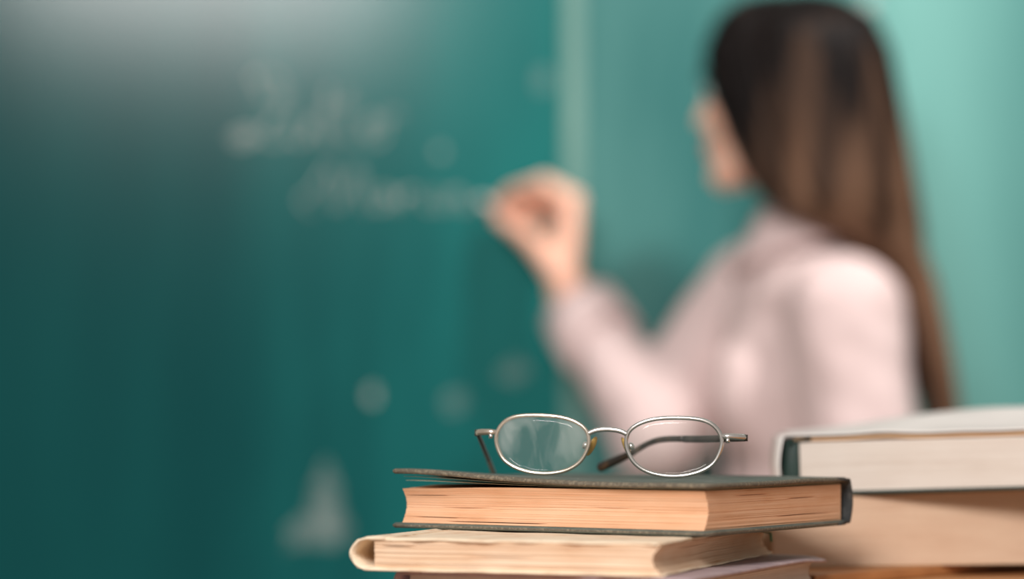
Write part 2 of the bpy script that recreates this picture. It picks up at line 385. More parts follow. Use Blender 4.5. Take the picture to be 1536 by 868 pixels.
def blot(pts, mat, name='chalk_scribble'):
    """a patch of chalk rubbed on in close zigzag strokes inside the outline"""
    P = [bp(x, y) for x, y in pts]; n = len(P); z0 = min(p.z for p in P); z1 = max(p.z for p in P)
    st = 0.0034 if mat == 'chalkmark' else 0.0055; path = []; z = z1 - st * 0.5; k = 0
    while z > z0:
        xs = []
        for a, b_ in zip(P, P[1:] + P[:1]):
            if (a.z - z) * (b_.z - z) < 0: xs.append(a.x + (b_.x - a.x) * (z - a.z) / (b_.z - a.z))
        if len(xs) >= 2:
            lo, hi = min(xs), max(xs); e = random.uniform(-0.15, 0.1) * (hi - lo)
            for x in ((lo + e, hi - e) if k % 2 == 0 else (hi + e, lo - e)): path.append(Vector((x, BY - 0.0006, z + random.uniform(-0.3, 0.3) * st)))
            k += 1
        z -= st
    if len(path) < 2: return None
    g = G().tube(path, 0.0022 if mat == 'chalkmark' else 0.0021, 5); flatten(g)
    return g.build(name, M[mat], board, False, True)
def round_pts(x, y, rx, ry, n=10): return [(x + rx * math.cos(2 * math.pi * i / n) * random.uniform(0.85, 1.15), y + ry * math.sin(2 * math.pi * i / n) * random.uniform(0.85, 1.15)) for i in range(n)]
blot(round_pts(558, 592, 8, 11), 'chalkmark', 'chalk_scribble')
blot([(488, 690), (503, 720), (512, 770), (522, 800), (505, 818), (478, 806), (452, 808), (428, 826), (432, 800), (462, 770), (474, 725)], 'chalksmear')
blot([(484, 745), (502, 770), (512, 802), (496, 808), (474, 790)], 'chalksmear')
blot(round_pts(682, 602, 16, 16), 'chalksmear'); blot(round_pts(770, 556, 20, 15), 'chalksmear')
blot(round_pts(1302, 6, 10, 10), 'chalkmark', 'chalk_scribble')
blot(round_pts(815, 120, 12, 16), 'chalksmear')

# ------------------------------------------------------------------ table
TZ = 1.069
table = empty('wooden_table', (0.45, 1.3, 0))
tag(table, 'tall varnished orange-brown wooden table carrying the old books', 'table')
g = G().box((0.465, 1.325, TZ - 0.0125), (1.06, 0.85, 0.025)); g.build('table_top', M['wood'], table, False, True, bevel=0.003)
ap = G()
for y in (0.96, 1.69): ap.box((0.465, y, TZ - 0.065), (0.92, 0.02, 0.08))
for x in (0.005, 0.925): ap.box((x, 1.325, TZ - 0.065), (0.02, 0.71, 0.08))
ap.build('apron', M['wood'], table, False, True, bevel=0.002)
for x in (0.0, 0.93):
    for y in (0.955, 1.695):
        g = G(); w0, w1 = 0.03, 0.02; z1 = TZ - 0.0255
        V = [(x + sx * w, y + sy * w, z) for z, w in ((0, w1), (z1, w0)) for sx, sy in ((-1, -1), (1, -1), (1, 1), (-1, 1))]
        g.add(V, [(3, 2, 1, 0), (4, 5, 6, 7)] + [(i, (i + 1) % 4, 4 + (i + 1) % 4, 4 + i) for i in range(4)])
        g.build('leg', M['wood'], table, False, True, bevel=0.003)

# ------------------------------------------------------------------ books
def board_mesh(w, h, z0, th, dz=lambda x, y: 0.0, x0=0.0, y0=0.0, nx=14, ny=16, ragged=0.0, seed=0):
    """a cover board as a bent slab; dz(x,y) lifts it; rounded rim"""
    rings = [(-0.0, 0.30), (-0.0, 0.70), (th * 0.3, 1.0)]
    V = []; Fc = []
    def pt(i, j, inset, zf):
        u, v = i / nx, j / ny
        x = x0 + inset + u * (w - 2 * inset); y = y0 + inset + v * (h - 2 * inset)
        if ragged:
            k = ragged * noise.noise(Vector((x * 90, y * 90, seed * 3.7)))
            if i in (0, nx): x += k
            if j in (0, ny): y += k
        return Vector((x, y, z0 + zf * th + dz(x, y)))
    prof = [(th * 0.35, 0.0), (0.0, 0.3), (0.0, 0.7), (th * 0.35, 1.0)]
    idx = {}
    def vid(i, j, k):
        key = (i, j, k)
        if key not in idx: idx[key] = len(V); V.append(pt(i, j, *prof[k]))
        return idx[key]
    for i in range(nx):
        for j in range(ny):
            Fc.append((vid(i, j, 0), vid(i, j + 1, 0), vid(i + 1, j + 1, 0), vid(i + 1, j, 0)))
            Fc.append((vid(i, j, 3), vid(i + 1, j, 3), vid(i + 1, j + 1, 3), vid(i, j + 1, 3)))
    per = [(i, 0) for i in range(nx)] + [(nx, j) for j in range(ny)] + [(i, ny) for i in range(nx, 0, -1)] + [(0, j) for j in range(ny, 0, -1)]
    for a, b in zip(per, per[1:] + per[:1]):
        for k in range(3): Fc.append((vid(*a, k), vid(*b, k), vid(*b, k + 1), vid(*a, k + 1)))
    return V, Fc

def worn_rim(o, lim=0.6):
    o.data.materials.append(M['cloth_worn'])
    for p in o.data.polygons:
        if abs(p.normal.z) < lim: p.material_index = 1

def page_block(w, h, z0, t, x0, y0, layers=34, concave=0.0, step=0.00022, seed=0, top=lambda x, y: 0.0, gaps=(), wave=0.0):
    """text block: bundles of leaves stepped in and out, concave fore-edge"""
    rnd = random.Random(seed); V = []; Fc = []
    nx, ny = 26, 26
    path = [(x0 + w * i / nx, 0, 't') for i in range(nx)] + [(1, y0 + h * j / ny, 'f') for j in range(ny)] + \
           [(x0 + w * (nx - i) / nx, 1, 'h') for i in range(nx)] + [(0, y0 + h * (ny - j) / ny, 's') for j in range(ny)]
    n = len(path); rows = []
    offs = []
    for k in range(layers):
        d = [rnd.uniform(-1, 1) * step for _ in range(4)]
        offs.append(d)
    for k in range(layers):
        for e in (0, 1):
            zf = (k + (0.04 if e == 0 else 0.96)) / layers
            row = []
            deep = [g_ for g_ in gaps if g_[0] == k]
            for (a, b, s) in path:
                cx = concave * math.sin(math.pi * min(max(zf, 0), 1))
                d = offs[k]
                if s == 't': x, y = a, y0 + d[0]
                elif s == 'f': x, y = x0 + w - cx + d[1], b
                elif s == 'h': x, y = a, y0 + h + d[2]
                else: x, y = x0 + d[3] * 0.3, b
                # clamp corner x to the concave edge
                x = min(x, x0 + w - cx + d[1])
                for (_, side, c0, c1, dep) in deep:
                    q = (x - x0) / w if side in 'th' else (y - y0) / h
                    if s == side and c0 < q < c1:
                        f = math.sin(math.pi * (q - c0) / (c1 - c0)) * dep
                        if side == 't': y += f
                        elif side == 'h': y -= f
                        elif side == 'f': x -= f
                z = z0 + zf * t + zf * zf * top(x, y) + wave * noise.noise(Vector((x * 22, y * 22, seed))) * math.sin(math.pi * zf)
                row.append(len(V)); V.append(Vector((x, y, z)))
            rows.append(row)
    for a, b in zip(rows, rows[1:]):
        for i in range(n):
            j = (i + 1) % n; Fc.append((a[i], a[j], b[j], b[i]))
    # caps: centre fan split into grid strips
    for row, flip in ((rows[0], True), (rows[-1], False)):
        c = len(V); V.append(sum((V[i] for i in row), Vector()) / n)
        for i in range(n):
            j = (i + 1) % n; Fc.append((row[j], row[i], c) if flip else (row[i], row[j], c))
    return V, Fc

def spine_mesh(h, t, bt, bulge, groove, y0=0.0, ny=14, dz=lambda y: 0.0, th=0.0016, sag=0.0):
    """rounded spine shell running along y at x<=0, joining both boards"""
    prof = [(0.010, 0.0), (0.004, 0.0005), (0.0005, -0.0002 + groove), (-0.0025, 0.0008)]
    N = 9
    for k in range(N):
        a = k / (N - 1); prof.append((-0.003 - bulge * math.sin(math.pi * (0.08 + 0.84 * a)), 0.0012 + a * (t - 0.0024)))
    prof += [(-0.0025, t - 0.0008), (0.0005, t + 0.0002 - groove), (0.004, t - 0.0005), (0.010, t)]
    inner = []
    m = len(prof)
    for i, (x, z) in enumerate(prof):
        a = prof[max(i - 1, 0)]; b = prof[min(i + 1, m - 1)]
        d = Vector((b[0] - a[0], b[1] - a[1])).normalized(); nrm = Vector((d.y, -d.x)) * -1
        # inner side points towards +x / middle
        q = Vector((x, z)) + Vector((d.y, -d.x)) * th * (1 if True else -1)
        inner.append((q.x, q.y))
    V = []; Fc = []
    loop = prof + inner[::-1]; L = len(loop)
    for j in range(ny + 1):
        y = y0 + h * j / ny
        r = 0.0006 * noise.noise(Vector((y * 80, t * 50, 3)))
        for (x, z) in loop: V.append(Vector((x + r, y, z - sag * math.sin(math.pi * min(max(z / t, 0), 1)))))
    for j in range(ny):
        for i in range(L):
            k = (i + 1) % L; Fc.append((j * L + i, j * L + k, (j + 1) * L + k, (j + 1) * L + i))
    Fc.append(tuple(range(L))); Fc.append(tuple(ny * L + i for i in range(L - 1, -1, -1)))
    return V, Fc

def book_root(name, loc, ang, label, roll=0.0, pitch=0.0):
    o = empty(name, loc, (pitch, roll, R(ang)))
    tag(o, label, 'book'); return o

# --- top book (dark green cloth), spine on the far right side
tb = book_root('old_hardcover_book', (0.0247, 1.412, 1.1033), -123.0, 'worn dark green hardcover with orange pages lying under the eyeglasses')
W, H, T, BT = 0.161, 0.187, 0.026, 0.0027
lift = lambda x, y: 0.0052 * sm(0.45, 1.0, x / W) * sm(0.75, 0.0, y / H) ** 1.3 + 0.0006 * noise.noise(Vector((x * 25, y * 25, 2)))
droop = lambda x, y: -0.0008 * sm(0.5, 1, x / W) * 0 
worn_rim(mesh('cover_board', *board_mesh(W, H, 0.0, BT, droop, ragged=0.0005, seed=1), M['cloth_green'], tb))
worn_rim(mesh('cover_board', *board_mesh(W, H, T - BT, BT, lift, ragged=0.0006, seed=2), M['cloth_green'], tb), 0.9)
mesh('page_block', *page_block(W - 0.006, H - 0.006, BT, T - 2 * BT - 0.0012, 0.0015, 0.003, 40, 0.0042, 0.0002, 3,
     top=lambda x, y: -0.0016 * sm(0.75, 1, x / W) * sm(0.5, 0, y / H) ** 2,
     gaps=((31, 'f', 0.0, 0.16, 0.002), (6, 'f', 0.03, 0.2, 0.002), (2, 'f', 0.15, 0.5, 0.0035), (17, 'f', 0.12, 0.3, 0.001), (27, 'h', 0.2, 0.42, 0.0016), (9, 'h', 0.1, 0.5, 0.0016), (20, 'f', 0.6, 0.8, 0.001), (33, 'h', 0.55, 0.8, 0.001)), wave=0.0004), M['pages_warm'], tb, False)
for q, (dz_, k) in enumerate(((0.0009, 0.75), (0.0004, 0.45))):
    mesh('loose_endpaper', *board_mesh(W - 0.007 - 0.002 * q, H - 0.007, T - BT - 0.0012 + dz_, 0.00018, lambda x, y, k=k: lift(x, y) * k, 0.002, 0.0035), M['endpaper'], tb)
mesh('spine', *spine_mesh(H, T, BT, 0.0045, 0.0012), M['cloth_black'], tb)

# --- second book: cream paper cover, spine on the left
sb = book_root('tattered_paper_book', (-0.0712, 1.178, 1.0868), -20.0, 'tattered cream paper-covered book with curled spine beneath the green hardcover')
W, H, T, BT = 0.152, 0.213, 0.0162, 0.0012
mesh('cover', *board_mesh(W - 0.002, H, 0.0, BT, lambda x, y: 0.0004 * noise.noise(Vector((x * 40, y * 30, 8))), ragged=0.0022, seed=5, nx=40), M['paper_cover'], sb)
mesh('cover', *board_mesh(W - 0.003, H, T - BT, BT, lambda x, y: -0.0003 + 0.0004 * noise.noise(Vector((x * 40, y * 30, 9))), ragged=0.0022, seed=6, nx=40), M['paper_cover'], sb)
mesh('page_block', *page_block(W - 0.007, H - 0.004, BT, T - 2 * BT - 0.0004, 0.004, 0.0015, 24, 0.004, 0.00035, 11,
     gaps=((19, 't', 0.02, 0.14, 0.003), (11, 't', 0.3, 0.6, 0.001), (18, 'f', 0.1, 0.5, 0.0012)), wave=0.0006), M['pages_cream'], sb, False)
mesh('spine', *spine_mesh(H, T + 0.0002, BT, 0.0060, 0.0, th=0.0012), M['paper_cover'], sb)
g = G().tube([(W - 0.006, H - 0.012, T - 0.003), (W + 0.0005, H - 0.0125, T - 0.0045), (W + 0.001, H - 0.0128, T - 0.009)], [0.0018, 0.0018, 0.0014], 6, flat=(0.25, 1)); g.build('ribbon_marker', M['ribbon'], sb)

# --- third book: mauve grey
gb = book_root('slim_mauve_book', (-0.0535, 1.1845, TZ + 0.0002), -24.8, 'mauve-grey book at the bottom of the stack with the eyeglasses')
W, H, T, BT = 0.15, 0.21, 0.0174, 0.0020
curl = lambda x, y: -0.0018 * sm(0.93, 1.0, x / W) * sm(0.8, 1.0, y / H)
mesh('cover_board', *board_mesh(W, H, 0.0, BT, ragged=0.0004, seed=7), M['mauve'], gb)
mesh('cover_board', *board_mesh(W, H, T - BT, BT, curl, ragged=0.0006, seed=8, nx=24, ny=24), M['mauve'], gb)
mesh('page_block', *page_block(W - 0.008, H - 0.008, BT, T - 2 * BT, 0.002, 0.004, 26, 0.003, 0.0003, 12), M['pages_grey'], gb, False)
mesh('spine', *spine_mesh(H, T, BT, 0.003, 0.0008), M['mauve'], gb)

# --- right pile: thin brown book, thick tan book, pale book in white jacket
bb = book_root('thin_brown_book', (0.330, 1.499, TZ + 0.0002), 136.5, 'thin orange-brown book with bare spine under the thick tan book')
W, H, T, BT = 0.17, 0.24, 0.0060, 0.0011
mesh('cover_board', *board_mesh(W, H, 0.0, BT, seed=9), M['brown_cover'], bb)
mesh('cover_board', *board_mesh(W, H, T - BT, BT, seed=10), M['brown_cover'], bb)
mesh('page_block', *page_block(W - 0.006, H - 0.006, BT, T - 2 * BT, 0.003, 0.003, 8, 0.001, 0.0002, 13), M['pages_tan'], bb, False)
g = G(); g.box((-0.0008, H / 2, T / 2), (0.0022, H, T)); g.build('spine', M['brown_cover'], bb, bevel=0.0007)

kb = book_root('thick_tan_book', (0.150, 1.390, TZ + 0.0064), 12.0, 'thick tan paperback with plain page edges on the thin brown book')
W, H, T, BT = 0.22, 0.19, 0.0395, 0.0006
wedge = lambda x, y: math.tan(R(1.7)) * (x * math.cos(R(17)) - y * math.sin(R(17)))
mesh('cover', *board_mesh(W, H, 0.0, BT, seed=14), M['kraft'], kb)
mesh('cover', *board_mesh(W, H, T - BT, BT, wedge, seed=15), M['kraft'], kb)
mesh('page_block', *page_block(W - 0.001, H - 0.001, BT, T - 2 * BT, 0.0005, 0.0005, 50, 0.0, 0.00012, 15, top=wedge), M['pages_tan'], kb, False)
g = G(); V = []
g.box((-0.0006, H / 2, T / 2), (0.0011, H, T)); g.build('spine', M['kraft'], kb)

cb = book_root('pale_hardcover_book', (0.164, 1.401, TZ + 0.0064 + 0.0399 + 0.0008), -5.0, 'pale-paged hardcover in a loose white jacket on the thick tan book', roll=-R(1.7))
W, H, T, BT = 0.19, 0.20, 0.0335, 0.0022
up = lambda x, y: 0.012 * sm(0.0, 0.6, y / H) * sm(-0.1, 0.75, x / W) + 0.0012 * noise.noise(Vector((x * 30, y * 30, 4))) * sm(0, 0.3, x / W)
mesh('cover_board', *board_mesh(W, H, 0.0, BT, seed=16), M['bottle_green'], cb)
mesh('cover_board', *board_mesh(W, H, T - BT, BT, lambda x, y: up(x, y) * 0.9, seed=17), M['kraft'], cb)
mesh('page_block', *page_block(W - 0.008, H - 0.005, BT, T - 2 * BT - 0.0004, 0.0035, 0.001, 36, 0.003, 0.00012, 18), M['pages_white'], cb, False)
mesh('spine', *spine_mesh(H, T, BT, 0.0025, 0.0006, th=0.0018), M['bottle_green'], cb)
G().box((-0.0005, H / 2, T / 2), (0.0075, H - 0.002, T - 2 * BT)).build('spine_lining', M['bottle_green'], cb, bevel=0.0006)
jk = board_mesh(W + 0.002, H + 0.002, T + 0.0006, 0.0009, lambda x, y: up(x, y) * 1.05 + 0.0006, -0.001, -0.002, 24, 24)
mesh('dust_jacket', *jk, M['jacket'], cb)
prof = [(0.004, T + 0.0012), (-0.0045, T + 0.0010)] + [(-0.0058 - 0.0025 * math.sin(math.pi * k / 8), T * (1 - k / 8)) for k in range(9)]
V = []; n = len(prof)
for y in (-0.001, H + 0.001):
    for dx in (0.0, -0.0006):
        for (x, z) in prof: V.append((x + dx, y, z))
Fc = []
for i in range(n - 1):
    Fc += [(i, i + 1, 2 * n + i + 1, 2 * n + i), (n + i, n + i + 1, 3 * n + i + 1, 3 * n + i), (i, i + 1, n + i + 1, n + i), (2 * n + i, 2 * n + i + 1, 3 * n + i + 1, 3 * n + i)]
Fc += [(0, n, 3 * n, 2 * n), (n - 1, 2 * n - 1, 4 * n - 1, 3 * n - 1)]
mesh('jacket_spine', V, Fc, M['jacket'], cb)

# ------------------------------------------------------------------ eyeglasses
def cp(px, py, d): return Vector(((px - 768) * d / 3626.7, d, CAMZ + (630 - py) * d / 3626.7))
ZS = 1.103 + 0.0268          # surface of the green cover
gl_c = Vector((0.0495, 1.262, ZS))
gl = empty('eyeglasses', gl_c)
tag(gl, 'gold wire-rimmed eyeglasses with dark temples resting on the green book', 'eyeglasses')
GA = R(-10); GR = R(1.0)
Mg = Matrix.Rotation(GA, 4, 'Z') @ Matrix.Rotation(GR, 4, 'Y')
def gp(x, y, z):   # glasses-local mm -> parent-local metres
    return Mg @ Vector((x / 1000, y / 1000, z / 1000)) + Vector((0, 0, 0.0008))
def gpw(p): return Vector(p) - gl_c
out_px = [(743, 672), (746, 655), (757, 642), (775, 635), (805, 633), (838, 635), (862, 642), (877, 653), (882, 668), (879, 684), (868, 701), (848, 713), (820, 718), (792, 716), (768, 708), (752, 695)]
SC = 2.80
base = [((x - 909.5) / SC, (718 - y) / SC) for x, y in out_px]      # mm, left lens
def wrap(x): return abs(x / 70) ** 2 * 3.5                               # slight face-form curve, mm back
RW = 0.95
for s in (1, -1):
    pts = [(x * s, z + RW) for x, z in base]
    loop = catmull([Vector((x, wrap(x), z)) for x, z in pts], 6, True)
    P = [gp(*p) for p in loop]
    lz = min(p.z for p in P)
    rim = G().tube(P, RW / 1000, 8, True, flat=(1, 1.15)).build('rim', M['gold'] if s == 1 else M['silver'], gl)
    # lens
    n = len(loop); c = sum(loop, Vector()) / n; V = []; Fc = []
    rings = [1.0, 0.8, 0.55, 0.3]
    for side in (0, 1):
        b0 = len(V)
        for rr in rings:
            for p in loop:
                q = c + (p - c) * (rr * 0.992); V.append(gp(q.x, q.y - 1.6 * (1 - rr * rr) + (0.7 if side else -0.7), q.z))
        V.append(gp(c.x, c.y - 1.6 + (0.7 if side else -0.7), c.z))
        for k in range(3):
            for i in range(n):
                j = (i + 1) % n; Fc.append((b0 + k * n + i, b0 + k * n + j, b0 + (k + 1) * n + j, b0 + (k + 1) * n + i))
        for i in range(n): Fc.append((b0 + 3 * n + i, b0 + 3 * n + (i + 1) % n, b0 + 4 * n))
    m_ = 4 * n + 1
    for i in range(n): Fc.append((i, (i + 1) % n, m_ + (i + 1) % n, m_ + i))
    mesh('lens', V, Fc, M['lens_l'] if s == 1 else M['lens_r'], gl)
    # end piece with hinge
    ex = -59.2 * s; zc = (718 - 658) / SC + 0.5
    g = G().tube([gp(x, y, z) for x, y, z in ((ex, wrap(ex), zc), (-63 * s, 3.0, zc + 0.2), (-68 * s, 4.4, zc), (-70.5 * s, 6.5, zc - 0.2), (-71 * s, 10, zc - 0.4))], [0.0011, 0.0013, 0.0014, 0.0014, 0.0012], 8, flat=(1.2, 0.8))
    ep = g.build('end_piece', M['gold'] if s == 1 else M['silver'], gl)
    G().tube([gp(-62.5 * s, 3.0, zc - 3.2), gp(-62.5 * s, 3.0, zc - 0.6)], 0.0011, 8).build('screw', M['silver'], ep)
    G().tube([gp(-71 * s, 9.5, zc - 2.2), gp(-71 * s, 9.5, zc + 1.2)], 0.0014, 8).build('hinge', M['dark_metal'], ep)
    # nose pad on its wire
    nx_ = -9.6 * s; nzc = (718 - 663) / SC
    g = G().tube(catmull([gp(nx_ , 0.3, nzc - 4), gp(nx_ - 1.2 * s, 3.0, nzc - 4.5), gp(nx_ - 0.6 * s, 5.5, nzc - 3.5), gp(nx_ + 0.8 * s, 6.2, nzc - 3)], 4), 0.00045, 6)
    g.build('pad_arm', M['gold'], gl)
    rot = Mg.to_3x3() @ Matrix.Rotation(R(25) * s, 3, 'Y') @ Matrix.Rotation(R(-30) * s, 3, 'Z')
    G().ell(gp(nx_ + 0.5 * s, 6.0, nzc - 4), (0.0009, 0.0028, 0.0056), rot).build('nose_pad', M['pad'], gl)
    G().ell(gp(nx_ - 2.6 * s, 3.6, nzc - 3.6), (0.0018, 0.0016, 0.0021), rot, 8, 6).build('pad_box', M['silver'], gl)
# bridge
zb = (718 - 656) / SC + RW
g = G().tube(catmull([gp(x, 0, z) for x, z in ((-10.3, zb - 0.8), (-6, zb + 1.0), (0, zb + 1.6), (6, zb + 1.0), (10.3, zb - 0.8))], 5), 0.00105, 8, flat=(1.25, 0.9))
g.build('bridge', M['silver'], gl)
# temples (world points)
def temple(hinge, bend, mid, tip, name='temple'):
    P = catmull([hinge, hinge.lerp(bend, 0.5), bend, mid, tip], 8)
    k = int(len(P) * 0.36)
    t = G().tube(P[:k + 1], 0.0014, 8, flat=(1.35, 0.75)).build(name, M['dark_metal'], gl)
    Q = P[k:]; n = len(Q)
    G().tube(Q, [0.0014 + 0.0010 * sm(0.3, 1, i / (n - 1)) - (0.0010 if i == n - 1 else 0) for i in range(n)], 8, flat=(1.2, 0.8)).build('temple_tip', M['tort'], t)
zc = (718 - 658) / SC + 0.5 - 0.4
hL = gp(-71, 10, zc); hR = gp(71, 10, zc)
rtip = gpw(cp(897, 713, 1.352)); rtip.z = 0.0034
rb = gpw(cp(986, 660, 1.325)); rm = gpw(cp(940, 683, 1.342))
temple(hR, rb, rm, rtip)
lb = gpw(cp(737, 700, 1.362)); lm = gpw(cp(744, 722, 1.385)); lt = gpw(cp(750, 745, 1.41))
temple(hL, lb, lm, lt)

# ------------------------------------------------------------------ woman at the board
def wz(x, y, z): return Vector((x, y, CAMZ + z))
PB = Vector((0.37, 2.86, 0))
person = empty('person', PB)
tag(person, 'long-haired woman in pale pink shirt writing on the chalkboard', 'person')
Hc = wz(0.318, 2.80, 0.378)
hf = Vector((-0.906, 0.423, 0)); hr = Vector((0.423, 0.906, 0)); hu = Vector((0, 0, 1))
def hd(f, r, u): return Hc + hf * f + hr * r + hu * u
MH = Matrix((hf, hr, hu)).transposed()
tf = Vector((-0.99, 0.14, 0)); trr = Vector((0.14, 0.99, 0)); MT = Matrix((tf, trr, hu)).transposed()
tc_ = wz(0.357, 2.84, 0)
def td(f, r, z): return Vector((tc_.x, tc_.y, CAMZ + z)) + tf * f + trr * r
S_L = td(-0.035, -0.165, 0.118); E_L = S_L + Vector((0.03, -0.035, -0.265)); W_L = E_L + Vector((-0.07, 0.03, -0.225))
S_R = wz(0.300, 2.985, 0.160); E_R = wz(0.172, 2.870, -0.016); W_R = wz(0.070, 2.995, 0.160)

b = G()
b.ell(hd(-0.008, 0, 0.016), (0.093, 0.073, 0.093), MH, 24, 16)
b.ell(hd(0.038, 0, -0.040), (0.056, 0.052, 0.068), MH, 20, 14)
b.ell(hd(0.060, 0, 0.030), (0.036, 0.056, 0.045), MH)
b.ell(hd(0.074, 0, -0.092), (0.020, 0.024, 0.018), MH)
b.ell(hd(0.078, 0, 0.020), (0.016, 0.044, 0.010), MH)
for s in (-1, 1):
    b.ell(hd(0.055, s * 0.036, -0.030), (0.030, 0.024, 0.026), MH)
    b.cap(hd(0.0, s * 0.050, -0.055), hd(0.062, s * 0.020, -0.090), 0.020, 0.016)
    b.ell(hd(-0.008, s * 0.074, -0.012), (0.018, 0.008, 0.030), MH)
    b.ell(hd(0.094, s * 0.011, -0.030), (0.009, 0.008, 0.007), MH, 10, 8)
b.cap(hd(0.086, 0, 0.010), hd(0.104, 0, -0.027), 0.007, 0.0088)
b.ell(hd(0.091, 0, -0.057), (0.011, 0.021, 0.006), MH); b.ell(hd(0.088, 0, -0.067), (0.011, 0.018, 0.007), MH)
b.cap(hd(-0.022, 0, -0.050), td(0.0, 0.0, 0.195), 0.050, 0.054)
# torso, hidden by clothes
b.cap(td(0, -0.10, 0.135), td(0, 0.10, 0.145), 0.050, 0.050)
b.ell(td(0, 0, 0.06), (0.092, 0.140, 0.17), MT, 24, 16); b.ell(td(0, 0, -0.14), (0.085, 0.112, 0.16), MT, 24, 16)
b.ell(td(0.0, 0, -0.30), (0.095, 0.145, 0.13), MT, 24, 16)
for (S, E, Wr) in ((S_L, E_L, W_L), (S_R, E_R, W_R)):
    b.cap(S, E, 0.045, 0.036); b.cap(E, Wr, 0.038, 0.026)
for s in (-1, 1):
    hip = td(0, s * 0.082, -0.36); kn = td(0.02, s * 0.085, -0.70); an = td(-0.01, s * 0.09, -1.07)
    b.cap(hip, kn, 0.076, 0.052); b.cap(kn, an, 0.050, 0.034); b.cap(an + hu * -0.03, an + tf * 0.14 + hu * -0.055, 0.032, 0.024)
b.cap(td(0, 0.16, 0.165), S_R, 0.045, 0.045)
# right hand: metacarpals rise from the wrist, fingers bend left to the chalk
def chain(P, r):
    for i in range(len(P) - 1): b.cap(P[i], P[i + 1], r[i], r[i + 1], 4)
tipc = wz(-0.030, 3.075, 0.270)
fing = []
KN = [wz(0.074, 2.985, 0.268), wz(0.078, 3.006, 0.274), wz(0.074, 3.027, 0.268), wz(0.066, 3.045, 0.258)]
for i, kn in enumerate(KN):
    b.cap(W_R + Vector((-0.004 + 0.0, -0.010 + 0.008 * i, 0.006)), kn, 0.0175, 0.0125)
b.ell(wz(0.066, 3.008, 0.215), (0.020, 0.034, 0.045))
idx = [KN[0], wz(0.038, 3.005, 0.294), wz(0.000, 3.042, 0.286), wz(-0.020, 3.064, 0.268)]
mid = [KN[1], wz(0.040, 3.028, 0.298), wz(0.004, 3.058, 0.282), wz(-0.016, 3.074, 0.258)]
rng = [KN[2], wz(0.036, 3.050, 0.284), wz(0.010, 3.064, 0.256), wz(0.022, 3.060, 0.236)]
lit = [KN[3], wz(0.034, 3.066, 0.266), wz(0.014, 3.072, 0.244), wz(0.026, 3.066, 0.226)]
thb = [W_R + Vector((-0.006, -0.012, 0.012)), wz(0.040, 2.990, 0.205), wz(0.016, 3.020, 0.232), wz(-0.014, 3.052, 0.254)]
chain(idx, [0.0105, 0.0098, 0.0088, 0.0076]); chain(mid, [0.0108, 0.0100, 0.0088, 0.0076])
chain(rng, [0.0104, 0.0096, 0.0086, 0.0074]); chain(lit, [0.0095, 0.0086, 0.0076, 0.0066]); chain(thb, [0.018, 0.0145, 0.0115, 0.0088])
# left hand hanging, relaxed
dn = (W_L - E_L).normalized()
pc = W_L + dn * 0.05
b.ell(pc, (0.040, 0.018, 0.050), None)
for i in range(4):
    k0 = W_L + dn * 0.085 + Vector((-0.026 + 0.017 * i, -0.004, 0)); L = (0.070, 0.078, 0.072, 0.058)[i]
    chain([k0, k0 + dn * L * 0.5 + Vector((-0.006, 0.002, 0)), k0 + dn * L * 0.85 + Vector((-0.004, 0.016, 0))], [0.0095, 0.0085, 0.0072])
chain([W_L + dn * 0.02 + Vector((-0.022, 0, 0)), W_L + dn * 0.06 + Vector((-0.045, 0.004, 0)), W_L + dn * 0.095 + Vector((-0.048, 0.014, 0))], [0.014, 0.011, 0.008])
V, Fc = remesh(b, 0.0042, 3, 0.4)
body = mesh('body', V, Fc, [M['skin'], M['lip']], person, True, True)
lipc = hd(0.095, 0, -0.062)
for p in body.data.polygons:
    c = p.center + PB
    d = c - lipc
    if abs(d.dot(hr)) < 0.021 and abs(d.dot(hu)) < 0.010 and d.dot(hf) > -0.010 and (c - Hc).dot(hf) > 0.09: p.material_index = 1
for s in (-1, 1):
    e = G().ell(hd(0.078, s * 0.031, 0.002), (0.0115, 0.0125, 0.0105), MH, 14, 10).build('eye', M['eye'], person, True, True)
    G().ell(hd(0.0870, s * 0.0315, 0.002), (0.0035, 0.0055, 0.0058), MH, 12, 8).build('iris', M['iris'], e, True, True)
    G().tube(catmull([hd(0.098, s * 0.012, 0.021), hd(0.095, s * 0.026, 0.027), hd(0.083, s * 0.042, 0.024)], 4), [0.003] * 8 + [0.0015], 6).build('eyebrow', M['brow'], person, True, True)
# fingernails
for P_, r_ in ((idx, 0.0076), (mid, 0.0076), (thb, 0.0088)):
    t_ = P_[-1]; d_ = (P_[-1] - P_[-2]).normalized()
    up_ = Vector((0, -0.6, 0.8)) if P_ is not thb else Vector((0, -1, -0.2))
    up_ = (up_ - d_ * up_.dot(d_)).normalized(); sd = d_.cross(up_)
    G().ell(t_ + up_ * r_ * 0.75 + d_ * 0.002, (0.006, 0.0048, 0.0016), Matrix((d_, sd, up_)).transposed(), 10, 6).build('fingernail', M['nail'], person, True, True)

